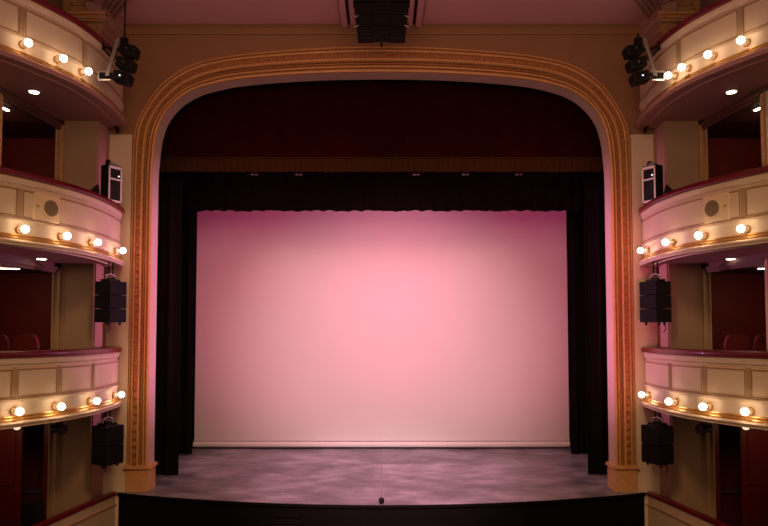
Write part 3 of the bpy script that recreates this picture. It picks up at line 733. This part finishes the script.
# red seats in the lower boxes
def seat(name, label, x, y, z, rz, group):
    t = thing('theatre_seat', label, 'seat', (x, y, z), rz, group)
    rows = []
    for k in range(9):
        zz = .42+.56*k/8; w = .27*(1-.25*max(0,(k-5)/3)**2); rows.append([(-w,.18+.08*k/8,zz),(0,.15+.08*k/8,zz+(.03 if k==8 else 0)),(w,.18+.08*k/8,zz),(w,.27+.08*k/8,zz),(0,.29+.08*k/8,zz+(.03 if k==8 else 0)),(-w,.27+.08*k/8,zz)])
    MB().grid(rows, closed=True, caps=True).build('backrest', M['seat'], t, local=True, smooth=True)
    MB().box(-.26,.26,-.27,.2,.36,.48).build('cushion', M['seat'], t, local=True, bevel=.04)
    for sx in (-1,1):
        MB().box(sx*.29-.03,sx*.29+.03,-.2,.28,0,.58).build('side_frame', M['black'], t, local=True, bevel=.01)
        MB().box(sx*.29-.035,sx*.29+.035,-.22,.2,.58,.62).build('armrest', M['seat'], t, local=True, bevel=.015)
    return t
zfl = BAL[1]-.715
for s in (-1, 1):
    mm = (lambda p: p) if s < 0 else (lambda p: 2*CX-p)
    for k, (px, Y) in enumerate(((27, 14.3), (-3, 14.3))):
        x = at(mm(px), 340, Y)[0]
        seat('theatre_seat', 'red plush theatre seat in the %s lower box, %s the stage' % (SIDE[s], ('nearer', 'farther from')[k]), x, Y+.25, zfl+.01, PI, 'red seats in the lower boxes')

# ------------------------------------------------------------------ lights
def spot(name, loc, target, energy, col, size_deg, blend=1, radius=.15):
    d = bpy.data.lights.new(name, 'SPOT'); d.energy = energy; d.color = col; d.spot_size = math.radians(size_deg); d.spot_blend = blend; d.shadow_soft_size = radius
    o = bpy.data.objects.new(name, d); C.objects.link(o); o.location = loc
    o.rotation_euler = (Vector(target)-Vector(loc)).to_track_quat('-Z', 'Y').to_euler(); return o
def area(name, loc, target, energy, col, sx, sy):
    d = bpy.data.lights.new(name, 'AREA'); d.shape = 'RECTANGLE'; d.size = sx; d.size_y = sy; d.energy = energy; d.color = col
    o = bpy.data.objects.new(name, d); C.objects.link(o); o.location = loc
    o.rotation_euler = (Vector(target)-Vector(loc)).to_track_quat('-Z', 'Y').to_euler(); return o
def point(name, loc, energy, col, radius=.1):
    d = bpy.data.lights.new(name, 'POINT'); d.energy = energy; d.color = col; d.shadow_soft_size = radius
    o = bpy.data.objects.new(name, d); C.objects.link(o); o.location = loc; return o
for k in (-1, 1):
    spot('front_pink_spot', (k*1.5, 1.5, 3.0), (.5+k*3.0, 21.7, 5.2), 5600, (1, .10, .31), 36, 1, .2)
spot('front_peach_spot', (0, 1.5, 3.0), (.3, 21.7, 3.0), 5000, (1, .74, .72), 36, 1, .2)
sw = area('stage_fill', (0, 19.5, 8.4), (0, 19.1, 0), 120, (1, .42, .52), 8, .6); sw.data.spread = math.radians(105)  # added fill brightening the stage floor and lower backdrop
spot('front_floor_spot', (0, 5, 9.8), (0, 15.9, 0), 9500, (1, .42, .58), 31, 1, .2)
spot('chandelier', (0, 5, 10.8), (0, 12, .5), 2000, (1, .55, .27), 120, 1, .9)
area('front_fill', (0, -1, 7), (0, 15, 7), 300, (1, .56, .30), 12, 3)  # added warm fill from the front, no fitting modelled
area('ceiling_fill', (0, 9, 8.5), (0, 13.8, 12), 105, (1, .5, .42), 8, 1.5)  # added uplight that brightens the ceiling
for s in (-1, 1):
    spot('cross_pink_fill', (s*5.3, 17.0, 3.6), (-s*6.0, 15.8, 4.7), 3700, (1, .36, .66), 37, .9, .2)  # added pink spots lighting the opposite reveal and balcony ends
    for t_, Y, xx in ((3, 12.9, 7.1), (2, 13.65, 7.3)):
        spot('downlight_beam', (s*xx, Y, BAL[t_]-1.39), (s*xx, Y, 0), 12, (1, .75, .5), 120, .6, .06)
    for z, e in ((1.6, 14), (5.0, 14), (8.4, 8)):
        point('box_fill', (s*8.7, 13.9, z), e*.42, (1, .55, .35), .1)  # added fill brightening each dark box interior
w = bpy.data.worlds.new('world'); sc.world = w; w.use_nodes = True
w.node_tree.nodes['Background'].inputs[0].default_value = (1, .72, .6, 1); w.node_tree.nodes['Background'].inputs[1].default_value = .02
vs = sc.view_settings; vs.view_transform = 'Standard'; vs.look = 'None'; vs.gamma = 1; vs.exposure = 0; vs.use_curve_mapping = False
